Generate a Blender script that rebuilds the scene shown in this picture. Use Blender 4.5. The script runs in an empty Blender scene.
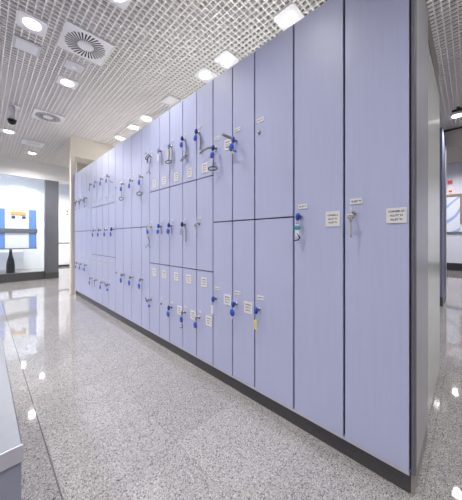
import bpy, bmesh, math, random
from mathutils import Vector, Matrix
random.seed(4)
C = bpy.context.scene.collection
PI = math.pi
# ------------------------------------------------------------------ materials
def mat(name, col, rough=.5, metal=0., spec=.5, coat=0., grain=None):
    m = bpy.data.materials.new(name); m.use_nodes = True
    n = m.node_tree.nodes; b = n['Principled BSDF']
    b.inputs['Base Color'].default_value = (*col, 1)
    b.inputs['Roughness'].default_value = rough
    b.inputs['Metallic'].default_value = metal
    b.inputs['Specular IOR Level'].default_value = spec
    b.inputs['Coat Weight'].default_value = coat
    if grain:                                   # (scale vector, amount)
        l = m.node_tree.links
        tc = n.new('ShaderNodeTexCoord'); mp = n.new('ShaderNodeMapping')
        mp.inputs['Scale'].default_value = grain[0]
        ns = n.new('ShaderNodeTexNoise'); ns.inputs['Scale'].default_value = 1; ns.inputs['Detail'].default_value = 4
        r = n.new('ShaderNodeMapRange'); r.inputs['To Min'].default_value = 1 - grain[1]; r.inputs['To Max'].default_value = 1 + grain[1]
        mx = n.new('ShaderNodeMix'); mx.data_type = 'RGBA'; mx.blend_type = 'MULTIPLY'; mx.inputs['Factor'].default_value = 1
        mx.inputs[6].default_value = (*col, 1)
        l.new(tc.outputs['Object'], mp.inputs['Vector']); l.new(mp.outputs['Vector'], ns.inputs['Vector'])
        l.new(ns.outputs['Fac'], r.inputs['Value']); l.new(r.outputs['Result'], mx.inputs[7])
        l.new(mx.outputs[2], b.inputs['Base Color'])
    return m
def emit(name, col, s):
    m = bpy.data.materials.new(name); m.use_nodes = True
    b = m.node_tree.nodes['Principled BSDF']
    b.inputs['Base Color'].default_value = (*col, 1)
    b.inputs['Emission Color'].default_value = (*col, 1); b.inputs['Emission Strength'].default_value = s
    return m
M = {}
M['door'] = mat('lilac_laminate', (.50, .53, .755), .38, grain=((90, 90, 3), .05))
M['carcass'] = mat('carcass_grey', (.035, .037, .05), .6)
M['alu'] = mat('brushed_aluminium', (.58, .585, .64), .36, .6, grain=((30, 120, 2), .08))
M['alu_light'] = mat('light_aluminium', (.62, .62, .70), .4, .3)
M['gasket'] = mat('dark_gasket', (.06, .06, .075), .5)
M['pale_panel'] = mat('pale_end_laminate', (.78, .81, .78), .22, .2, grain=((10, 60, 2), .06))
M['fascia'] = mat('beige_fascia', (.36, .33, .29), .6)
M['kick'] = mat('kick_granite', (.075, .073, .078), .3, grain=((160, 160, 160), .5))
M['white'] = mat('white_paint', (.80, .80, .82), .5)
M['ceil'] = mat('ceiling_white', (.95, .925, .92), .55)
M['slab'] = mat('plenum_grey', (.30, .285, .285), .8)
M['cream'] = mat('cream_paint', (.76, .71, .62), .6)
M['wallwhite'] = mat('wall_white', (.86, .87, .89), .55)
M['lilacwall'] = mat('wall_lilac', (.70, .72, .86), .5)
M['black'] = mat('black_plastic', (.012, .012, .014), .35)
M['stone'] = mat('pale_stone', (.34, .31, .30), .4, grain=((160, 160, 160), .3))
M['post_grey'] = mat('post_grey', (.17, .175, .20), .4, .5)
M['dark'] = mat('dark_slot', (.02, .02, .02), .7)
M['column'] = mat('dark_column', (.15, .16, .19), .28, .3, grain=((20, 20, 2), .1))
M['chrome'] = mat('chrome', (.55, .53, .50), .22, 1.)
M['steel'] = mat('stainless_steel', (.24, .255, .29), .38, .85, grain=((6, 140, 6), .08))
M['greyblue'] = mat('grey_blue_laminate', (.34, .36, .46), .45)
M['duskblue'] = mat('dusk_blue_laminate', (.19, .205, .33), .45)
M['blue'] = mat('blue_plastic', (.02, .075, .50), .35)
M['navy'] = mat('navy_plastic', (.016, .05, .27), .35)
M['paleblue'] = mat('pale_blue_plastic', (.30, .42, .66), .4)
M['teal'] = mat('teal_plastic', (.06, .32, .45), .4)
M['beige'] = mat('beige_tag', (.62, .56, .48), .5)
M['whitetag'] = mat('white_tag', (.80, .80, .80), .5)
M['yellow'] = mat('yellow_tag', (.75, .62, .18), .5)
M['strap'] = mat('grey_strap', (.20, .20, .23), .6)
M['cord'] = mat('dark_cord', (.045, .045, .055), .5)
M['plate'] = mat('sign_white', (.82, .80, .80), .4)
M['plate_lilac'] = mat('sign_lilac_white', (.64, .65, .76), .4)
M['ink'] = mat('sign_ink', (.03, .03, .04), .6)
M['lamp'] = emit('lamp_lens', (1, .965, .94), 22)
M['lamp_added'] = emit('added_lamp_lens', (1, .98, .96), 30)  # lens of the lamps added behind the glass and in the hall
M['trim_grey'] = mat('panel_grey', (.62, .62, .65), .5)
M['bluepanel'] = mat('blue_panel', (.16, .30, .72), .4)
M['palepanel'] = mat('pale_header', (.72, .80, .92), .4)
M['orange'] = mat('orange_sign', (.80, .46, .16), .5)
M['rail'] = mat('rail_grey', (.20, .21, .24), .4, .4)
M['wood'] = mat('brown_wood', (.30, .20, .13), .5, grain=((4, 60, 60), .2))
M['red'] = mat('red_sign', (.70, .08, .07), .5)
M['baseboard'] = mat('baseboard_dark', (.03, .03, .038), .4)
M['dome'] = mat('dome_smoke', (.01, .01, .012), .08)
M['tubegrey'] = mat('tube_grey', (.66, .65, .68), .4)
M['taupe'] = mat('taupe_beam', (.42, .40, .38), .6)

def glass_mat():
    m = bpy.data.materials.new('clear_glass'); m.use_nodes = True
    nt = m.node_tree; n = nt.nodes; n.remove(n['Principled BSDF'])
    t = n.new('ShaderNodeBsdfTransparent'); t.inputs['Color'].default_value = (.94, .97, .98, 1)
    g = n.new('ShaderNodeBsdfGlossy'); g.inputs['Roughness'].default_value = .02
    mx = n.new('ShaderNodeMixShader'); fr = n.new('ShaderNodeFresnel'); fr.inputs['IOR'].default_value = 1.35
    nt.links.new(fr.outputs[0], mx.inputs[0]); nt.links.new(t.outputs[0], mx.inputs[1]); nt.links.new(g.outputs[0], mx.inputs[2])
    nt.links.new(mx.outputs[0], n['Material Output'].inputs[0])
    return m
M['glass'] = glass_mat()

def floor_mat():
    m = bpy.data.materials.new('terrazzo'); m.use_nodes = True
    nt = m.node_tree; n = nt.nodes; l = nt.links; b = n['Principled BSDF']
    tc = n.new('ShaderNodeTexCoord')
    v = n.new('ShaderNodeTexVoronoi'); v.inputs['Scale'].default_value = 290
    l.new(tc.outputs['Object'], v.inputs['Vector'])
    sx = n.new('ShaderNodeSeparateColor'); l.new(v.outputs['Color'], sx.inputs[0])
    cr = n.new('ShaderNodeValToRGB'); cr.color_ramp.interpolation = 'CONSTANT'
    e = cr.color_ramp.elements
    e[0].position = 0; e[0].color = (.085, .08, .081, 1)
    e[1].position = .10; e[1].color = (.26, .248, .25, 1)
    for p, c in ((.30, (.345, .331, .333, 1)), (.62, (.41, .395, .397, 1)), (.88, (.52, .505, .51, 1))):
        x = e.new(p); x.color = c
    l.new(sx.outputs[0], cr.inputs[0])
    v2 = n.new('ShaderNodeTexNoise'); v2.inputs['Scale'].default_value = 260; v2.inputs['Detail'].default_value = 2
    l.new(tc.outputs['Object'], v2.inputs['Vector'])
    r = n.new('ShaderNodeMapRange'); r.inputs['From Min'].default_value = .3; r.inputs['From Max'].default_value = .7
    r.inputs['To Min'].default_value = .7; r.inputs['To Max'].default_value = 1.25
    l.new(v2.outputs['Fac'], r.inputs['Value'])
    mx = n.new('ShaderNodeMix'); mx.data_type = 'RGBA'; mx.blend_type = 'MULTIPLY'; mx.inputs['Factor'].default_value = 1
    l.new(cr.outputs[0], mx.inputs[6]); l.new(r.outputs[0], mx.inputs[7])
    # tile joints (and per-tile tone)
    sp = n.new('ShaderNodeSeparateXYZ'); l.new(tc.outputs['Object'], sp.inputs[0])
    def math_(op, a, bb=None):
        k = n.new('ShaderNodeMath'); k.operation = op
        for i, q in enumerate((a, bb)):
            if q is None: continue
            if isinstance(q, (int, float)): k.inputs[i].default_value = q
            else: l.new(q, k.inputs[i])
        return k.outputs[0]
    S = .465
    def joint(o, off):
        a = math_('ADD', o, -off + 40 * S); f = math_('FRACT', math_('DIVIDE', a, S))
        d = math_('MINIMUM', f, math_('SUBTRACT', 1, f))
        return math_('LESS_THAN', d, .0032), math_('FLOOR', math_('DIVIDE', a, S))
    jx, ix = joint(sp.outputs[0], .222); jy, iy = joint(sp.outputs[1], .135)
    j = math_('MULTIPLY', math_('MAXIMUM', jx, jy), .30)
    main = math_('MULTIPLY', math_('LESS_THAN', math_('ABSOLUTE', math_('ADD', sp.outputs[0], -.222)), .0028), .62)
    j = math_('MAXIMUM', j, main)
    cmb = n.new('ShaderNodeCombineXYZ'); l.new(ix, cmb.inputs[0]); l.new(iy, cmb.inputs[1])
    wn = n.new('ShaderNodeTexWhiteNoise'); l.new(cmb.outputs[0], wn.inputs['Vector'])
    tr = n.new('ShaderNodeMapRange'); tr.inputs['To Min'].default_value = .92; tr.inputs['To Max'].default_value = 1.06
    l.new(wn.outputs['Value'], tr.inputs['Value'])
    mt = n.new('ShaderNodeMix'); mt.data_type = 'RGBA'; mt.blend_type = 'MULTIPLY'; mt.inputs['Factor'].default_value = 1
    l.new(mx.outputs[2], mt.inputs[6]); l.new(tr.outputs[0], mt.inputs[7])
    m2 = n.new('ShaderNodeMix'); m2.data_type = 'RGBA'; l.new(j, m2.inputs['Factor'])
    l.new(mt.outputs[2], m2.inputs[6]); m2.inputs[7].default_value = (.05, .048, .05, 1)
    l.new(m2.outputs[2], b.inputs['Base Color'])
    b.inputs['Roughness'].default_value = .035; b.inputs['Specular IOR Level'].default_value = .75
    return m
M['floor'] = floor_mat()

def art_mat():
    m = bpy.data.materials.new('poster_art'); m.use_nodes = True
    nt = m.node_tree; n = nt.nodes; l = nt.links; b = n['Principled BSDF']
    tc = n.new('ShaderNodeTexCoord'); mp = n.new('ShaderNodeMapping'); mp.inputs['Rotation'].default_value = (.9, 0, 0)
    w = n.new('ShaderNodeTexWave'); w.inputs['Scale'].default_value = 1.1; w.inputs['Distortion'].default_value = 5; w.inputs['Detail'].default_value = 1
    w.bands_direction = 'Z'
    l.new(tc.outputs['Object'], mp.inputs[0]); l.new(mp.outputs[0], w.inputs[0])
    cr = n.new('ShaderNodeValToRGB'); e = cr.color_ramp.elements
    e[0].position = .0; e[0].color = (.30, .42, .78, 1); e[1].position = .22; e[1].color = (.72, .78, .92, 1)
    l.new(w.outputs['Fac'], cr.inputs[0]); l.new(cr.outputs[0], b.inputs['Base Color'])
    return m
M['art'] = art_mat()

# ------------------------------------------------------------------ mesh builder
class MB:
    def __init__(s): s.bm = bmesh.new()
    def _tag(s, fs, mi):
        for f in fs: f.material_index = mi
    def box(s, x0, x1, y0, y1, z0, z1, mi=0, bev=0):
        r = bmesh.ops.create_cube(s.bm, size=1)
        for v in r['verts']:
            v.co = Vector(((x0+x1)/2 + v.co.x*(x1-x0), (y0+y1)/2 + v.co.y*(y1-y0), (z0+z1)/2 + v.co.z*(z1-z0)))
        fs = {f for v in r['verts'] for f in v.link_faces}; s._tag(fs, mi)
        if bev:
            es = list({e for v in r['verts'] for e in v.link_edges})
            q = bmesh.ops.bevel(s.bm, geom=es, offset=bev, segments=2, affect='EDGES', profile=.5)
            s._tag(q['faces'], mi)
        return s
    def lathe(s, prof, axis='z', seg=20, mi=0, c=(0, 0, 0), sc=(1, 1)):
        """profile of (radius, height) along the axis"""
        rings = []; c = Vector(c)
        for r, h in prof:
            ring = []
            for k in range(seg):
                a = 2*PI*k/seg; u, w = max(r, 1e-5)*math.cos(a)*sc[0], max(r, 1e-5)*math.sin(a)*sc[1]
                p = {'z': (u, w, h), 'x': (h, u, w), 'y': (u, h, w)}[axis]
                ring.append(s.bm.verts.new(c + Vector(p)))
            rings.append(ring)
        for a, b in zip(rings, rings[1:]):
            for k in range(seg):
                f = s.bm.faces.new((a[k], a[(k+1) % seg], b[(k+1) % seg], b[k])); f.material_index = mi; f.smooth = True
        for ring in (rings[0], rings[-1]):
            f = s.bm.faces.new(ring); f.material_index = mi
        return s
    def tube(s, pts, r, seg=8, closed=False, mi=0, flat=None):
        """a tube (or, with flat=(half width, half thickness), a ribbon) along points"""
        pts = [Vector(p) for p in pts]; n = len(pts); rings = []
        for i, p in enumerate(pts):
            a = pts[(i-1) % n] if (closed or i) else p; b = pts[(i+1) % n] if (closed or i < n-1) else p
            t = (b-a).normalized()
            ref = Vector((1, 0, 0)) if abs(t.x) < .9 else Vector((0, 1, 0))
            u = t.cross(ref).normalized(); w = t.cross(u).normalized()
            ru, rw = flat if flat else (r, r)
            rings.append([s.bm.verts.new(p + u*ru*math.cos(2*PI*k/seg) + w*rw*math.sin(2*PI*k/seg)) for k in range(seg)])
        pairs = list(zip(rings, rings[1:])) + ([(rings[-1], rings[0])] if closed else [])
        for a, b in pairs:
            for k in range(seg):
                f = s.bm.faces.new((a[k], a[(k+1) % seg], b[(k+1) % seg], b[k])); f.material_index = mi; f.smooth = True
        if not closed:
            for ring in (rings[0], rings[-1]):
                f = s.bm.faces.new(ring); f.material_index = mi
        return s
    def mesh(s, name, mats):
        bmesh.ops.recalc_face_normals(s.bm, faces=s.bm.faces[:])
        me = bpy.data.meshes.new(name); s.bm.to_mesh(me); s.bm.free()
        for m in (mats if isinstance(mats, (list, tuple)) else [mats]): me.materials.append(M[m])
        return me
    def build(s, name, mats, parent=None, loc=(0, 0, 0)):
        return link(name, s.mesh(name, mats), parent, loc)
def link(name, me, parent=None, loc=(0, 0, 0)):
    o = bpy.data.objects.new(name, me); C.objects.link(o); o.location = loc
    if parent: o.parent = parent
    return o
def tag(o, label, cat, group=None):
    o['label'] = label; o['category'] = cat
    if group: o['group'] = group
    return o
def thing(name, loc, label, cat, group=None):
    o = bpy.data.objects.new(name, None); C.objects.link(o); o.location = loc; o.empty_display_size = .05
    return tag(o, label, cat, group)
def struct(name, mb, m):
    o = mb.build(name, m); o['kind'] = 'structure'; return o

_txt = {}
def text_geo(s, size):
    """triangulated lettering as (verts, faces), centred"""
    if (s, size) in _txt: return _txt[(s, size)]
    cu = bpy.data.curves.new('t', 'FONT'); cu.body = s; cu.size = size; cu.align_x = 'CENTER'; cu.align_y = 'CENTER'; cu.resolution_u = 2
    cu.offset = size*.035
    o = bpy.data.objects.new('t', cu); C.objects.link(o)
    dg = bpy.context.evaluated_depsgraph_get(); me = o.evaluated_get(dg).to_mesh()
    r = ([v.co.copy() for v in me.vertices], [tuple(p.vertices) for p in me.polygons])
    o.evaluated_get(dg).to_mesh_clear(); bpy.data.objects.remove(o); bpy.data.curves.remove(cu)
    _txt[(s, size)] = r; return r
def add_text(mb, s, size, at, mi, face='-x'):
    """lettering on a plane facing -x (reading towards -y) or facing -y (reading towards +x)"""
    vs, fs = text_geo(s, size); at = Vector(at)
    q = [mb.bm.verts.new(at + (Vector((0, -v.x, v.y)) if face == '-x' else Vector((v.x, 0, v.y)))) for v in vs]
    for f in fs:
        try: k = mb.bm.faces.new([q[i] for i in f]); k.material_index = mi
        except ValueError: pass

# ------------------------------------------------------------------ setting
CH = 2.90; X0 = 1.184
XL, XR, YB, YG, YD, XF = -2.6, 5.6, -3.0, 7.6, 10.5, 10.48
struct('floor', MB().box(XL-.1, XF+.1, YB-.1, YD+.1, -.06, 0), 'floor')
mb = MB(); S = .0508; SY = .0472
x = .203 + S*.0
i0 = int((XL - x)/S); i1 = int((XR - x)/S)
for i in range(i0, i1+1): mb.box(x+i*S-.0037, x+i*S+.0037, YB, YG, CH, CH+.020)
i0 = int((YB - 2.62)/SY)+1; i1 = int((YG - 2.62)/SY)
for i in range(i0, i1+1): mb.box(XL, XR, 2.62+i*SY-.0037, 2.62+i*SY+.0037, CH+.0006, CH+.0202)
struct('ceiling', mb, 'ceil')
struct('ceiling_slab', MB().box(XL-.1, XF+.1, YB-.1, YD+.1, 3.40, 3.46), 'slab')
struct('wall_left', MB().box(XL-.1, XL, YB, YD, 0, 3.40), 'wallwhite')
struct('wall_back', MB().box(XL, XF, YB-.1, YB, 0, 3.40), 'wallwhite')
struct('wall_right', MB().box(XF, XF+.1, YB, YD, 0, 3.40), 'lilacwall')
struct('baseboard_right', MB().box(XF-.02, XF, YB, YD, 0, .235), 'baseboard')
struct('wall_far', MB().box(XL, XF, YD, YD+.1, 0, 3.40), 'wallwhite')
# bulkhead over the glass front, plinth, pane, door wall beyond
struct('wall_glazed_header', MB().box(XL, 4.5, YG, YG+.14, 2.49, 3.40), 'white')
struct('ceiling_lobby', MB().box(XL, 4.5, YG+.14, YD, 2.96, 3.0), 'wallwhite')
struct('trim_1', MB().box(XL, 1.10, YG+.02, YG+.12, 0, .20), 'kick')
w = struct('window_1', MB().box(XL, 1.10, YG+.06, YG+.072, .20, 2.49), 'glass')
# bulkhead, end wall and recess behind the lockers
struct('wall_end', MB().box(1.135, 1.192, 5.190, 5.30, 0, CH), 'cream')
struct('wall_header', MB().box(1.192, 2.45, 5.190, 5.6, 2.54, CH), 'cream')
struct('wall_recess', MB().box(1.42, 2.45, 6.0, 6.08, 0, CH), 'cream')
# right-hand beam
struct('ceiling_beam', MB().box(XR, 6.8, YB, 5.2, 2.58, 3.40), 'taupe')
struct('trim_2', MB().box(XR-.012, XR, YB, .36, 2.86, 2.885), 'black')

# door in the far wall
d = struct('door_1', MB().box(1.66, 2.75, YD-.05, YD-.001, .05, 2.60), 'wallwhite')
MB().box(1.66, 2.75, YD-.06, YD-.05, .835, .865).build('door_rail', 'rail', d)
MB().box(1.66, 2.75, YD-.062, YD-.05, 0, .07).build('door_kick', 'baseboard', d)
MB().box(1.66, 2.75, YD-.066, YD-.05, 2.62, 2.74).build('door_header', 'palepanel', d)
MB().box(1.62, 1.66, YD-.06, YD-.001, 0, 2.74).build('door_jamb', 'rail', d)

# ------------------------------------------------------------------ lockers
G_L = 'lilac lockers in the long row'
DT, BZ, TZ = .018, .10, 2.19
bodies, doors, tops = {}, {}, {}
def body_mesh(w):
    k = round(w, 4)
    if k not in bodies:
        m = MB(); h = w/2-.0006; top = TZ-BZ
        m.box(DT+.002, .435, -h, -h+.012, 0, top); m.box(DT+.002, .435, h-.012, h, 0, top)
        m.box(DT+.002, .435, -h+.012, h-.012, 0, .012); m.box(DT+.002, .435, -h+.012, h-.012, top-.012, top)
        m.box(.425, .435, -h+.012, h-.012, .012, top-.012); m.box(DT+.002, DT+.012, -h+.012, h-.012, .012, top-.012)
        bodies[k] = m.mesh('body', 'carcass')
    return bodies[k]
def door_mesh(w, h, gap):
    k = (round(w, 4), round(h, 4))
    if k not in doors: doors[k] = MB().box(0, DT, -w/2+gap/2, w/2-gap/2, 0, h, 0, .0012).mesh('door', 'door')
    return doors[k]
LOCK = MB().lathe([(.0125, 0), (.0125, -.0025), (.0095, -.0035), (.0095, -.008), (.008, -.009), (.001, -.009)], 'x', 18).box(-.0096, -.009, -.0012, .0012, -.005, .005, 1).mesh('lock', ['chrome', 'dark'])
def sign_mesh(name, w, h, lines, size, dz):
    m = MB().box(-.003, 0, -w/2, w/2, -h/2, h/2, 0)
    for i, s in enumerate(lines): add_text(m, s, size, (-.0034, 0, ((len(lines)-1)/2-i)*dz), 1)
    return m.mesh(name, ['plate', 'ink'])
NOTICE_A = sign_mesh('notice', .070, .062, ['CORNER A7', "ALLOT 'N", "ALLET 'N"], .0102, .0165)
NOTICE = sign_mesh('notice', .068, .072, ['CORNER A', "ALLOT 'N", "ALLET 'N"], .0100, .0175)
PLATE = sign_mesh('number_plate', .052, .024, ["ALLET 'N"], .0105, .0)
CHIP = sign_mesh('number_plate', .028, .015, ["A 7"], .008, .0)
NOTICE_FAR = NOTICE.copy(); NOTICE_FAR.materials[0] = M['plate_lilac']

ROWS = {1: [(BZ, TZ)], 2: [(BZ, 1.145), (1.145, TZ)], 3: [(BZ, .78), (.78, 1.49), (1.49, TZ)]}
LZ = {1: [1.140], 2: [.594, 1.672], 3: [.413, 1.142, 1.848]}
ED = [.1675, .421, .684, .955, 1.146, 1.345, 1.541, 1.730, 1.935, 2.114, 2.313, 2.492, 2.734, 2.968, 3.209, 3.450, 3.686, 3.942, 4.173, 4.441, 4.705, 4.945, 5.181]
TIER = [1, 1, 2, 2, 2, 3, 3, 3, 3, 3, 2, 2, 2, 2, 3, 3, 3, 3, 2, 2, 2, 2]
LAB = [
 'wide full-height lilac locker at the near corner beside the grey end panel',
 'wide full-height lilac locker second from the near corner, teal and white tags on its key',
 'wide lilac locker with two stacked doors, a yellow-tagged key in its lower door',
 'narrow two-door lilac locker directly left of the wide yellow-tagged one',
 'narrow two-door lilac locker beside the nearer three-door bank, white tag on lower key',
 'nearest narrow three-door lilac locker of the nearer bank, bare steel key in its middle door',
 'second-nearest narrow lilac locker of the five in the nearer three-door bank',
 'middle narrow lilac locker of the five in the nearer three-door bank',
 'fourth narrow lilac locker of the nearer three-door bank, keyless chrome lock in its lowest door',
 'farthest narrow lilac locker of the nearer three-door bank, tangled keys in its middle door',
 'nearest of the four narrow two-door lilac lockers between the two three-door banks',
 'second-nearest of the four narrow two-door lockers between the two three-door banks',
 'third of the four narrow two-door lilac lockers between the two three-door banks',
 'farthest of the four narrow two-door lockers between the two three-door banks',
 'nearest narrow lilac locker of the four in the farther three-door bank',
 'second-nearest narrow lilac locker of the four in the farther three-door bank',
 'third narrow lilac locker of the four in the farther three-door bank',
 'farthest narrow lilac locker of the four in the farther three-door bank',
 'two-door lilac locker right of its three matching neighbours by the cream end wall',
 'third two-door lilac locker from the cream end wall at the far end',
 'second two-door lilac locker from the cream end wall at the far end',
 'last two-door lilac locker of the row, touching the cream end wall',
]
NOT = {  # column: [(y offset from near edge, z centre)]
 2: [], 3: [(.052, .588)], 4: [(.047, .605), (.042, 1.672)], 5: [(.092, 1.563), (.100, .695), (.045, .413)], 6: [(.092, 1.563), (.100, .695), (.042, .413)],
 7: [(.092, 1.563), (.095, .695), (.042, .413)], 8: [(.09, 1.563), (.09, .695)], 9: [(.095, 1.563), (.095, .695)],
 14: [(.11, 1.563), (.11, .695)], 15: [(.11, 1.563), (.11, .695)], 16: [(.11, 1.563), (.11, .695)], 17: [(.10, 1.563), (.10, .695)]}
lock_at = {}
for i, t in enumerate(TIER):
    a, b = ED[i], ED[i+1]; w = b-a; yc = (a+b)/2
    o = thing('locker', (X0, yc, BZ), LAB[i], 'locker', G_L)
    link('body', body_mesh(w), o)
    if i == 21: MB().box(.001, .03, w/2+.0002, w/2+.0075, 0, TZ-BZ).build('edge_seal', 'gasket', o)
    k = round(w, 4)
    if k not in tops: tops[k] = MB().box(.006, .435, -w/2+.0006, w/2-.0006, TZ-BZ+.0002, TZ-BZ+.006).mesh('top_panel', 'white')  # unseen white tops added to bounce lamp light onto the ceiling
    tp = link('top_panel', tops[k], o); tp['label'] = 'unseen white top panel added to bounce light up'
    ins = .042 if i < 2 else .036
    if i > 9: ins = .03
    ins0 = ins
    for r, (z0, z1) in enumerate(ROWS[t]):
        gap = .010 if i < 6 else .008
        dz0 = z0 + (.0 if z0 == BZ else .004); dz1 = z1 - (.0 if z1 == TZ else .004)
        dr = link('door', door_mesh(w, dz1-dz0, gap), o, (0, 0, dz0-BZ))
        lz = LZ[t][r]
        ly = b-(ins0+.16 if (13 < i < 18 and r == 1) else ins0)
        lk = link('lock', LOCK, dr, (0, ly-yc, lz-dz0)); lk['label'] = 'round chrome cylinder lock'
        lock_at[(i, r)] = (X0-.0091, ly, lz)
        pl = link('number_plate', PLATE if i < 5 else CHIP, dr, (0, ly-yc-.008 - (0 if i > 4 else .004), lz-dz0+(.056 if t == 1 else .074 if t == 2 else .045)))
        for off, nz in NOT.get(i, []) if i > 1 else [(.0475 if i == 0 else .052, 1.122)]:
            if z0 < nz < z1:
                nt = link('notice', NOTICE_A if i == 0 else NOTICE_FAR if i > 13 else NOTICE, dr, (0, a+off-yc, nz-dz0)); nt['label'] = 'white notice with three lines of dark lettering'

# plinth and bottom rail
o = thing('locker_plinth', (X0, 2.67, 0), 'dark granite plinth running under the whole row of lilac lockers', 'plinth')
MB().box(.022, .42, -2.4975, 2.512, 0, .086).build('kick_board', 'kick', o)
MB().box(.002, .43, -2.4975, 2.512, .086, .0992).build('bottom_rail', 'alu_light', o)
# end panel near the corner
o = thing('end_panel', (X0, .16, 0), 'grey brushed aluminium end panel at the near corner of the lockers', 'panel')
MB().box(-.001, .012, .0046, .0070, .100, TZ, 0).build('edge_seal', 'gasket', o)
MB().box(-.004, .030, -.008, .0044, .100, TZ+.002, 0, .0025).build('corner_post', 'post_grey', o)
MB().box(.030, .435, -.004, .005, .080, TZ, 0, .002).build('panel', 'alu', o)
MB().box(.024, .43, -.002, .011, 0, .0795).build('base', 'stone', o)
# back-to-back block behind
o = thing('locker_block', (1.63, .184, 0), 'pale grey-green locker block backing onto the lilac row, seen edge-on at right', 'locker block')
MB().box(.012, .80, .012, 5.0, .08, 2.115).build('carcass', 'carcass', o)
MB().box(.012, .80, .012, 5.0, 2.1152, 2.1165).build('top_panel', 'white', o)  # white top added out of view, bounces lamp light upward
MB().box(.004, .82, -.018, .010, .03, 2.115, 0, .003).build('end_panel', 'pale_panel', o)
MB().box(0, .82, -.016, .004, 2.117, 2.150).build('top_trim', 'gasket', o)
MB().box(0, .82, -.012, .006, 2.1505, 2.33).build('fascia', 'fascia', o)
MB().box(.01, .78, -.010, 5.03, 0, .0295).build('plinth', 'stone', o)
MB().box(.012, .80, .012, 5.03, .03, .0798).build('base', 'kick', o)
for k in range(16):
    dd = MB().box(.801, .819, .022+k*.313, .022+k*.313+.305, .1, 2.11, 0, .0015).build('door', 'door', o)
# second block / pillar down the right corridor
o = thing('partition', (4.85, .30, 0), 'blue-grey partition end standing beyond the lockers in the right corridor', 'partition')
MB().box(0, .55, 0, 1.8, .14, 2.70).build('panel', 'duskblue', o)
MB().box(.0, .56, -.006, 1.8, 0, .14).build('base', 'kick', o)
MB().box(.55, .58, -.006, 1.8, .14, 2.70).build('edge_seal', 'gasket', o)
MB().box(.58, .72, -.012, 1.8, 0, 2.575).build('corner_post', 'alu_light', o)

# ------------------------------------------------------------------ keys
def ell(c, a, b, tilt, n=16, sw=0):
    """ellipse loop hanging: a along y, b along z, tilted"""
    out = []
    for k in range(n):
        t = 2*PI*k/n; y = a*math.cos(t); z = b*math.sin(t)
        out.append((c[0] + sw*math.sin(t), c[1] + y*math.cos(tilt) - z*math.sin(tilt), c[2] + y*math.sin(tilt) + z*math.cos(tilt)))
    return out
KM = {}
KM['blade'] = MB().box(-.016, -.0005, -.0012, .0012, -.0045, .0045).mesh('blade', 'chrome')
KM['cap'] = MB().lathe([(.003, -.0068), (.010, -.0062), (.0135, -.003), (.0135, .003), (.010, .0062), (.003, .0068)], 'y', 18, c=(-.026, 0, 0), sc=(1, 1.35)).mesh('cap', 'blue')
KM['cap_navy'] = KM['cap'].copy(); KM['cap_navy'].materials[0] = M['navy']
KM['cap_pale'] = KM['cap'].copy(); KM['cap_pale'].materials[0] = M['paleblue']
KM['bow'] = MB().lathe([(.003, -.0012), (.0125, -.0012), (.0125, .0012), (.003, .0012)], 'y', 16, c=(-.026, 0, 0), sc=(.9, 1.2)).mesh('bow', 'chrome')
KM['ring'] = MB().tube(ell((-.034, 0, -.022), .0035, .011, 0, 14, .002), .0011, 6, True).mesh('split_ring', 'chrome')
def fob_mesh(m, tip):
    q = MB().lathe([(.003, -.004), (.012, -.0036), (.0138, 0), (.012, .0036), (.003, .004)], 'x', 18, c=(-.036, 0, -.046), sc=(1, 1.6))
    q.box(-.0385, -.0335, -.006, .006, -.078, -.060, 1, .001)
    return q.mesh('fob', [m, tip])
KM['fob'] = fob_mesh('blue', 'beige'); KM['fob_pale'] = fob_mesh('paleblue', 'whitetag')
KM['tag_white'] = MB().box(-.036, -.033, -.007, .007, -.088, -.034, 0, .001).mesh('tag', 'whitetag')
KM['tag_yellow'] = MB().box(-.036, -.033, -.007, .007, -.095, -.048, 0, .001).mesh('tag', 'yellow')
KM['tag_beige'] = MB().box(-.036, -.033, -.008, .008, -.078, -.040, 0, .001).mesh('tag', 'beige')
KM['tag_teal'] = MB().lathe([(.002, -.003), (.011, -.003), (.011, .003), (.002, .003)], 'x', 14, c=(-.034, 0, -.048)).mesh('tag', 'teal')
KM['strap'] = MB().tube([(-.022, 0, -.004), (-.016, -.012, -.010), (-.010, -.020, -.03), (-.009, -.022, -.07), (-.010, -.022, -.10), (-.012, -.020, -.125)], 0, 8, flat=(.0045, .0016)).mesh('strap', 'strap')  # long grey band close to the door, stands in for the key's shadow
KM['strap_short'] = MB().tube([(-.022, 0, -.004), (-.014, -.012, -.012), (-.010, -.016, -.03), (-.010, -.016, -.065)], 0, 8, flat=(.004, .0015)).mesh('strap', 'strap')
KM['strap_side'] = MB().tube([(-.024, 0, .004), (-.034, .03, .010), (-.042, .058, .004), (-.046, .082, -.012)], 0, 8, flat=(.007, .002)).mesh('strap', 'strap')
KM['strap_up'] = MB().tube([(-.026, 0, .006), (-.034, .018, .020), (-.046, .036, .036), (-.054, .048, .048)], 0, 8, flat=(.0075, .0022)).mesh('strap', 'strap')
KM['loop'] = MB().tube([(-.026, 0, -.02), (-.024, -.004, -.07), (-.028, 0, -.112)], .0018, 6).tube(ell((-.030, 0, -.128), .030, .0125, .35, 20, .010), .0038, 7, True).mesh('loop', 'cord')
KM['loop_strap'] = MB().tube(ell((-.020, -.010, -.140), .030, .0135, -.42, 20, .008), .0042, 7, True).mesh('loop', 'strap')
KM['loop_small'] = MB().tube(ell((-.032, .004, -.054), .007, .020, .1, 16, .002), .0017, 6, True).mesh('loop', 'cord')
KM['curl'] = MB().tube([(-.036, .0, -.07), (-.036, -.012, -.10), (-.034, -.022, -.125), (-.032, -.012, -.155), (-.034, .012, -.168), (-.036, .026, -.182)], .0026, 7).tube([(-.034, -.016, -.15), (-.034, -.026, -.166), (-.034, -.034, -.180)], .0024, 7).mesh('strap', 'cord')
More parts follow.
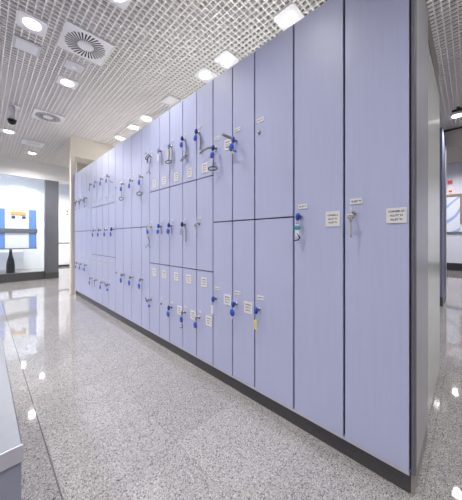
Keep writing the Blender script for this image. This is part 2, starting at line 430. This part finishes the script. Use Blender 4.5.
KM['arch'] = MB().tube([(-.026, .024, -.155), (-.028, .010, -.140), (-.030, -.004, -.138), (-.028, -.020, -.150), (-.026, -.032, -.168)], .0028, 7).mesh('strap', 'strap')
KM['hook'] = MB().tube([(-.034, .0, -.075), (-.034, -.010, -.094), (-.034, -.004, -.104), (-.034, .012, -.108)], .0028, 7).mesh('strap', 'cord')
KM['curve'] = MB().tube([(-.024, .0, .010), (-.036, -.03, -.008), (-.042, -.058, -.050), (-.040, -.085, -.078), (-.036, -.118, -.090)], .0028, 7).mesh('strap', 'cord')
KM['bunch'] = MB().tube(ell((-.030, .008, -.012), .016, .022, .5, 14, .008), .0040, 6, True).box(-.040, -.037, -.012, -.002, -.060, -.014, 0, .001).box(-.034, -.031, .004, .013, -.066, -.018, 0, .001).tube([(-.030, .014, .02), (-.036, .022, .028), (-.040, .03, .018)], .002, 6).mesh('key_bunch', 'cord')
KM['metal_bunch'] = MB().tube(ell((-.032, 0, .0), .026, .012, .2, 16, .008), .0020, 6, True).box(-.038, -.036, -.030, -.018, -.040, .0, 0, .001).box(-.034, -.032, .010, .020, -.034, .004, 0, .001).tube([(-.034, .02, .006), (-.042, .055, .004), (-.046, .085, -.012)], .0022, 6).mesh('key_bunch', 'chrome')
KM['tag_steel'] = MB().box(-.033, -.031, -.006, .006, -.066, -.020, 0, .0008).mesh('key_shaft', 'chrome')
KM['steel_key'] = MB().box(-.033, -.031, -.0026, .0026, -.094, -.014, 0, .0008).lathe([(.002, -.0012), (.011, -.0012), (.011, .0012), (.002, .0012)], 'x', 14, c=(-.0315, 0, -.012)).mesh('key_shaft', 'chrome')
KM['upright'] = MB().lathe([(.002, -.0015), (.010, -.0015), (.010, .0015), (.002, .0015)], 'y', 14, c=(-.024, 0, .010), sc=(.8, 1.3)).mesh('bow', 'tubegrey')
KM['fob_pair'] = MB().tube([(-.034, .030, .018), (-.036, .018, .002), (-.036, .010, -.016)], 0, 8, flat=(.0085, .003)).lathe([(.003, -.004), (.012, -.0036), (.013, 0), (.012, .0036), (.003, .004)], 'x', 16, c=(-.036, -.020, -.042), sc=(1.2, 1)).mesh('fob', 'blue')
KM['fob_twist'] = MB().lathe([(.003, -.004), (.012, -.0038), (.0145, 0), (.012, .0038), (.003, .004)], 'x', 18, c=(-.038, .004, -.040), sc=(1, 1.6)).tube([(-.038, -.002, -.056), (-.036, -.014, -.068), (-.036, -.022, -.078)], .004, 7).mesh('fob', 'blue')

ROWN = {1: [''], 2: ['lower', 'upper'], 3: ['lowest', 'middle', 'top']}
KEYG = 'keys hanging in the locker doors'
def key(col, row, parts, label):
    o = thing('locker_key', lock_at[(col, row)], label, 'key', KEYG)
    o.scale = (.85, 1.6, 1.15) if col < 10 else (.9, 2.0, 1.4)
    for p in ['blade'] + parts:
        me = KM[p]; link(me.name.split('.')[0], me, o)
key(0, 0, ['upright', 'ring', 'steel_key'], 'plain steel key without coloured cap in the near corner locker')
key(1, 0, ['cap', 'ring', 'tag_teal', 'tag_white', 'hook'], 'blue-capped key with teal disc and black hook on the second wide locker')
key(2, 0, ['cap', 'ring', 'tag_yellow'], 'blue-capped key with a yellow tag in the wide two-door locker')
key(3, 0, ['cap', 'ring', 'fob'], 'double blue key beside a white notice, left of the yellow-tagged key')
key(3, 1, ['cap', 'ring', 'fob_twist', 'strap_up', 'tag_beige'], 'blue key with a grey strap sticking up left, nearest key of the upper doors')
key(4, 0, ['cap', 'ring', 'tag_white'], 'blue-capped key with long white tag in a lower door')
key(4, 1, ['cap_navy', 'ring', 'fob', 'strap_side', 'loop'], 'blue key with dark cord loop and grey strap reaching left, upper door')
key(5, 2, ['cap_navy', 'ring', 'fob', 'strap'], 'blue key with its long straight shadow modelled as a grey band, nearest top door of the nearer three-door bank')
key(6, 2, ['cap_navy', 'ring', 'fob', 'strap', 'loop_strap'], 'blue key with modelled shadow band ending in a grey loop, second top door of nearer bank')
key(7, 2, ['cap_pale', 'ring', 'tag_yellow', 'strap', 'loop'], 'pale blue key with yellowish tag and dark wrist loop in a top door')
key(8, 2, ['cap_pale', 'ring', 'tag_white', 'strap'], 'pale blue-grey key with pale tag and long straight modelled shadow band in a top door')
key(9, 2, ['bunch', 'ring', 'tag_steel', 'strap_short', 'arch'], 'dark tangled key bunch with arched strap end in farthest top door of nearer bank')
key(5, 1, ['upright', 'ring', 'steel_key'], 'bare steel key in a middle door of the nearer three-door bank')
key(6, 1, ['cap_navy', 'ring', 'loop_small', 'strap'], 'navy-capped key with small dark loop in second middle door of nearer bank')
key(7, 1, ['cap_navy', 'ring', 'fob', 'strap_short'], 'navy-capped key with blue fob in the centre door of the nearer three-door bank')
key(8, 1, ['cap', 'ring', 'fob', 'strap_short'], 'blue key with blue fob in fourth middle door, right of the tangled keys')
key(9, 1, ['metal_bunch', 'ring', 'fob', 'curl'], 'tangled metal keys with blue fob and long curling dark cord in a middle door')
key(5, 0, ['bow', 'ring', 'fob'], 'blue oval key fob in the nearest lowest door of the nearer three-door bank')
key(6, 0, ['bow', 'ring', 'fob', 'hook'], 'blue oval key fob with a dark curl below, second lowest door of nearer bank')
key(7, 0, ['cap_navy', 'ring', 'fob'], 'blue fob on a dark-capped key in the third lowest door of nearer bank')
key(9, 0, ['bow', 'ring', 'fob_pair'], 'pair of splayed blue key fobs in farthest lowest door of nearer bank')
for n, (c, nm) in enumerate(((10, 'nearest'), (11, 'second'), (12, 'third'))):
    key(c, 1, ['bow', 'ring', 'fob'] + (['loop'] if c != 11 else []), ['blue key fob with dark triangular loop, nearest of the upper doors between the banks', 'blue key fob without a loop between two looped ones, upper doors between banks', 'blue key fob with dark loop, farthest of three upper doors between the banks'][n])
    key(c, 0, ['bow', 'ring', 'fob'], 'blue oval key fob in the %s lower door of the lockers between the three-door banks' % nm)
key(14, 2, ['bow', 'ring', 'fob', 'curve'], 'blue key fob with dark cord curving right, nearest top door of farther three-door bank')
key(15, 2, ['bow', 'ring', 'fob'], 'blue key fob in second top door of the farther three-door bank')
key(16, 2, ['bow', 'ring', 'fob'], 'blue key fob in third top door of the farther three-door bank')
key(17, 2, ['bow', 'ring', 'tag_steel', 'loop_small'], 'grey key without blue fob in farthest top door of the farther three-door bank')
for c, nm in ((14, 'nearest'), (15, 'second'), (16, 'third'), (17, 'farthest')):
    key(c, 1, ['cap_navy' if c == 14 else 'bow', 'ring', 'fob'], 'blue key fob in the %s middle door of the farther three-door bank' % nm)
key(14, 0, ['bow', 'ring', 'fob_pair'], 'splayed blue key fobs in nearest lowest door of the farther three-door bank')
key(15, 0, ['bow', 'ring', 'fob'], 'blue key fob in second lowest door of the farther three-door bank')
key(16, 0, ['bow', 'ring', 'tag_steel'], 'bare metal key between two blue fobs, lowest doors of farther bank')
key(17, 0, ['bow', 'ring', 'fob'], 'blue key fob in farthest lowest door of the farther three-door bank')
for c, nm in ((18, 'fourth'), (19, 'third'), (20, 'second')):
    key(c, 1, ['bunch', 'ring', 'tag_steel', 'hook'], 'dark key bunch in upper door of the %s locker from the cream end wall' % nm)
    key(c, 0, ['bow', 'ring', 'fob'], 'blue key fob in lower door of the %s locker from the cream end wall' % nm)

# ------------------------------------------------------------------ ceiling fittings
def frame_mb(h, r, seg=28):
    """square panel with a round hole"""
    m = MB(); b = m.bm; z0, z1 = -.012, -.001
    def ring(rr, z): return [b.verts.new((rr*math.cos(2*PI*k/seg), rr*math.sin(2*PI*k/seg), z)) for k in range(seg)]
    def sq(z):
        out = []
        for k in range(seg):
            a = 2*PI*k/seg; c, s_ = math.cos(a), math.sin(a); q = h/max(abs(c), abs(s_)); out.append(b.verts.new((q*c, q*s_, z)))
        return out
    o0, o1, i0, i1 = sq(z0), sq(z1), ring(r, z0), ring(r, z1)
    for A, B in ((o0, i0), (i0, i1), (i1, o1), (o1, o0)):
        for k in range(seg): b.faces.new((A[k], A[(k+1) % seg], B[(k+1) % seg], B[k]))
    return m
FR = frame_mb(.1016, .062).mesh('frame', 'white')
LENS = MB().lathe([(.0615, -.002), (.0615, -.012), (.054, -.0165), (.03, -.0195), (.001, -.0205)], 'z', 24).mesh('lens', 'lamp')
LENS2 = LENS.copy(); LENS2.materials[0] = M['lamp_added']
GLT = 'square ceiling downlights'
SP = {}
def light(x, y, label, z=CH, lens=None):
    o = thing('ceiling_light', (x, y, z), label, 'ceiling light', GLT)
    link('frame', FR, o); link('lens', lens or LENS, o)
    key_ = 'lobby' if lens is LENS2 else 'wide' if y > 5.5 else 'room'
    if key_ not in SP:
        L = bpy.data.lights.new('lamp', 'SPOT'); SP[key_] = L
        L.color = (1, .97, .95); L.energy = {'lobby': 125, 'wide': 115, 'room': 70}[key_]
        L.spot_size = math.radians({'lobby': 160, 'wide': 165, 'room': 118}[key_]); L.spot_blend = 1; L.shadow_soft_size = .04
    l_ = bpy.data.objects.new('lamp', SP[key_]); C.objects.link(l_); l_.parent = o; l_.location = (0, 0, -.07)
light(.305, 2.722, 'square downlight with round lamp beside the rectangular blank panel, upper left of ceiling')
light(.718, 3.45, 'square downlight next to the small grey plate, between the large and far round diffusers')
light(.717, 1.92, 'square downlight cut by the top edge of the picture, left of centre')
light(.325, 5.765, 'square downlight just behind the hanging dome camera at far left')
light(.77, 6.87, 'farthest square downlight on the left, close to the white bulkhead above the glass')
for (x, y, nm) in ((1.822, 1.095, 'largest and nearest square downlight above the lilac lockers'),
                   (1.79, 1.82, 'second-nearest square downlight above the lilac lockers'),
                   (1.79, 2.165, 'third square downlight above the lilac lockers, just past the second'),
                   (1.795, 3.60, 'square downlight above the lockers just beyond the unlit square panel'),
                   (1.795, 4.045, 'square downlight above the lockers, second beyond the unlit square panel'),
                   (1.80, 4.66, 'farthest square downlight above the lockers, next to the cream header')):
    light(x, y, nm)
light(5.06, .14, 'square downlight down the right-hand corridor beyond the locker end', lens=LENS)
# unseen lamps added outside the frame to raise the brightness
HID = [(.305, .88), (.305, -.6), (-.72, 1.90), (-.72, .1), (-.72, 3.45), (1.32, -.90), (-1.7, 2.72), (-1.7, .88), (-.72, 5.2), (-1.7, 4.6), (-1.7, 6.4), (2.34, -.7), (3.6, -.9), (3.6, .9), (3.6, 2.7), (5.06, -1.6), (-.72, 6.87), (2.34, 6.87)]
for x, y in HID:
    light(x, y, 'square white downlight with round lamp added outside the picture for brightness')
for x, y in ((-1.2, 8.6), (.1, 8.5), (1.2, 8.7), (-.5, 9.9), (.9, 9.9), (2.1, 9.3), (3.2, 9.3)):  # lamps added to brighten the glazed room
    light(x, y, 'square downlight added to brighten the white room behind the glass', 2.96, LENS2)
for x, y in ((8.4, -.6), (8.4, 1.2), (9.4, .3), (7.4, .3)):  # unseen lamps added to light the far right wall
    light(x, y, 'square downlight added to light the hall beyond the right-hand beam', 3.40, LENS2)

def swirl(x, y, h, label, n=32):
    o = thing('ceiling_diffuser', (x, y, CH), label, 'air vent', 'round swirl diffusers in the ceiling')
    MB().box(-h, h, -h, h, -.012, -.001, 0, .002).build('plate', 'white', o)
    m = MB(); R0, R1 = h*.36, h*.86
    for k in range(n):
        a = 2*PI*k/n; ca, sa = math.cos(a), math.sin(a); ra, rb = R0, R1*(1 if k % 2 else .97)
        sk = .30*h
        p0 = Vector((ra*ca, ra*sa, -.0128)); p1 = Vector((rb*ca - sk*sa*.5, rb*sa + sk*ca*.5, -.0128))
        d_ = (p1-p0).normalized(); nn = Vector((-d_.y, d_.x, 0))
        w0, w1 = .0042, .0072
        q = [p0-nn*w0, p0+nn*w0, p1+nn*w1, p1-nn*w1]
        lo = [m.bm.verts.new(v) for v in q]; hi = [m.bm.verts.new(v + Vector((0, 0, .0012))) for v in q]
        m.bm.faces.new(lo); m.bm.faces.new(hi)
        for j in range(4): m.bm.faces.new((lo[j], lo[(j+1) % 4], hi[(j+1) % 4], hi[j]))
    m.build('slots', 'dark', o)
    MB().lathe([(h*.33, -.012), (h*.33, -.017), (h*.29, -.0195), (.001, -.0195)], 'z', 28).build('hub', 'white', o)
swirl(.703, 2.66, .195, 'large square diffuser with black radial slots, upper left of the ceiling')
swirl(.713, 4.64, .185, 'second square swirl diffuser, right of the hanging dome camera')
o = thing('ceiling_speaker', (.705, 6.14, CH), 'far square grille panel in the ceiling before the white bulkhead', 'ceiling panel')
MB().box(-.175, .175, -.16, .16, -.012, -.001, 0, .002).build('plate', 'white', o)
m = MB()
for k in range(4):
    a = PI/4 + k*PI/2; c, s_ = math.cos(a)*.07, math.sin(a)*.07
    m.box(c-.05, c+.05, s_-.035, s_+.035, -.0135, -.012)
m.build('grille', 'tubegrey', o)
def plate(x, y, hx, hy, label, disc=False):
    o = thing('ceiling_plate', (x, y, CH), label, 'ceiling panel')
    MB().box(-hx, hx, -hy, hy, -.012, -.001, 0, .002).build('plate', 'trim_grey', o)
    if disc: MB().lathe([(.03, -.012), (.03, -.018), (.02, -.022), (.001, -.022)], 'z', 20).build('sensor', 'white', o)
    else: MB().box(-hx+.02, hx-.02, -hy+.02, hy-.02, -.016, -.012, 0, .001).build('cover', 'white', o)
plate(.306, 3.08, .102, .095, 'rectangular blank panel next to the upper-left downlight')
plate(.702, 3.07, .086, .075, 'small grey plate with round sensor between large diffuser and a downlight', True)
plate(1.79, 2.90, .088, .11, 'unlit square panel above the lockers between two groups of downlights')
# hanging dome camera
o = thing('dome_camera', (.295, 4.60, CH), 'black dome camera hanging from a grey tube at upper left', 'security camera')
MB().box(-.03, .09, -.05, .05, -.014, -.001, 0, .003).build('mount', 'white', o)
MB().lathe([(.034, -.014), (.034, -.205)], 'z', 20).build('tube', 'tubegrey', o)
MB().lathe([(.034, -.205), (.050, -.208), (.050, -.225), (.046, -.228)], 'z', 24).build('ring', 'black', o)
MB().lathe([(.046, -.228), (.044, -.245), (.035, -.262), (.02, -.272), (.001, -.275)], 'z', 24).build('dome', 'dome', o)
# black fixture in the right corridor
o = thing('spotlight', (4.76, .12, CH), 'black ceiling fixture in the right-hand corridor, just before the downlight', 'spotlight')
MB().lathe([(.022, -.001), (.022, -.012), (.010, -.014), (.010, -.026)], 'z', 14).build('stem', 'black', o)
MB().lathe([(.012, .09), (.018, .08), (.021, .0), (.021, -.10), (.017, -.105)], 'y', 16, c=(0, -.02, -.042)).build('head', 'black', o)

# ------------------------------------------------------------------ bench, column, room behind the glass, right wall
o = thing('bench', (-.26, 1.435, 0), 'stainless steel topped bench in the lower left corner', 'bench')
MB().box(-.34, .34, -.53, .53, .40, .45, 0, .003).build('top', 'steel', o)
MB().box(-.336, .341, -.536, -.5305, .402, .449, 0, .001).build('edge_strip', 'alu_light', o)
MB().box(-.338, .338, -.527, .52, .08, .398).build('body', 'greyblue', o)
MB().box(-.31, .31, -.50, .49, 0, .08).build('base', 'kick', o)

o = thing('column', (1.245, YG+.07, 0), 'dark grey metal-clad column at the right end of the glass front', 'column')
MB().box(-.14, .14, -.09, .09, .16, 2.488, 0, .004).build('shaft', 'column', o)
MB().box(-.143, .143, -.093, .093, 0, .16).build('base', 'kick', o)

BY = 9.35
o = thing('display_unit', (.35, BY, 0), 'white display unit with blue side panels behind the glass front', 'display')
HW = .80
MB().box(.10, HW-.18, -.02, .02, .74, 1.86).build('centre_panel', 'wallwhite', o)
MB().box(-HW-.5, .10, -.025, .025, .74, 1.86).build('side_panel', 'bluepanel', o)
MB().box(HW-.18, HW, -.025, .025, .74, 1.86).build('side_panel', 'bluepanel', o)
MB().box(-HW-.5, HW, -.02, .02, 1.86, 2.46).build('header_panel', 'palepanel', o)
MB().box(-HW-.5, HW+.02, -.05, -.026, 1.18, 1.30).build('rail', 'rail', o)
MB().box(-HW-.5, HW+.01, -.03, .03, .71, .74).build('bottom_edge', 'rail', o)
MB().box(.23, .55, -.035, -.021, 1.70, 1.79).build('sign', 'orange', o)
for sx in (.24, .47): MB().box(sx, sx+.075, -.035, -.021, 1.60, 1.66).build('label_plate', 'navy', o)
MB().lathe([(.0, .02), (.08, .021), (.095, .05), (.095, .25), (.08, .38), (.042, .53), (.03, .66), (.035, .71)], 'z', 22, c=(.22, 0, 0)).build('pedestal', 'black', o)
MB().box(-HW+.1, -HW+.2, -.05, .05, .0, .71).build('leg', 'trim_grey', o)
MB().lathe([(.22, 0), (.22, .02)], 'z', 24, c=(.22, 0, 0)).build('foot', 'black', o)
o = thing('cabinet', (.62, 10.2, 0), 'low white cabinet behind the dark pedestal, behind the glass', 'cabinet')
MB().box(-.30, .30, -.2, .2, .06, .62, 0, .004).build('body', 'white', o)
MB().box(-.28, .28, -.18, .18, 0, .06).build('base', 'trim_grey', o)
for s_ in (-1, 1):
    q = MB().box(min(s_*.005, s_*.29), max(s_*.005, s_*.29), -.214, -.201, .09, .59, 0, .003).build('door', 'wallwhite', o)
# notice on the far door
m = MB().box(-.075, .075, -.004, 0, 0, .36)
m.box(-.068, .068, -.0055, -.004, .01, .02, 1); m.box(-.068, .068, -.0055, -.004, .34, .35, 1)
m.box(-.03, .03, -.0055, -.004, .20, .27, 2); m.box(-.035, .035, -.0055, -.004, .11, .15, 2)
q = m.build('notice_sheet', ['plate', 'ink', 'rail'], None, (2.17, YD-.0515, 1.76))
tag(q, 'white notice sheet on the pale door beyond the dark column', 'notice')
# right wall: poster and signs
o = thing('framed_poster', (XF, .46, 1.18), 'brown-framed poster with blue wave picture on the far right wall', 'poster')
MB().box(-.012, -.001, -.235, .235, .05, 1.22).build('print', 'art', o)
m = MB(); m.box(-.035, -.001, -.285, .285, 1.17, 1.24); m.box(-.035, -.001, -.285, -.235, .30, 1.17); m.box(-.035, -.001, .235, .285, .30, 1.17)
m.build('frame', 'wood', o)
MB().box(-.05, -.001, -.285, .285, 0, .045).build('ledge', 'rail', o)
q = MB().box(-.012, 0, -.06, .06, 0, .12).build('warning_sign', 'red', None, (XF-.0012, .46, 2.75)); tag(q, 'red sign on the right wall above the framed poster', 'sign')
m = MB().box(-.012, 0, -.06, .06, 0, .22).box(-.0135, -.012, -.04, .04, .03, .09, 1)
q = m.build('warning_sign', ['plate', 'red'], None, (XF-.0012, .45, 2.46)); tag(q, 'pale sign with a red mark between red sign and framed poster', 'sign')

# ------------------------------------------------------------------ world, camera
w = bpy.data.worlds.new('world'); bpy.context.scene.world = w; w.use_nodes = True
w.node_tree.nodes['Background'].inputs[0].default_value = (.8, .85, 1, 1); w.node_tree.nodes['Background'].inputs[1].default_value = .3
f = 244.
cam = bpy.data.cameras.new('camera'); co = bpy.data.objects.new('camera', cam); C.objects.link(co)
a = math.atan(249/f)
co.location = (0, 0, 1.03)
co.rotation_euler = (PI/2, 0, -math.atan2(math.sin(a), math.cos(a)))
cam.sensor_fit = 'HORIZONTAL'; cam.sensor_width = 36; cam.lens = 36*f/462; cam.shift_y = -12/462; cam.clip_start = .02
bpy.context.scene.camera = co
vs = bpy.context.scene.view_settings
vs.view_transform = 'Standard'; vs.look = 'None'; vs.gamma = 1; vs.use_curve_mapping = False; vs.exposure = 0
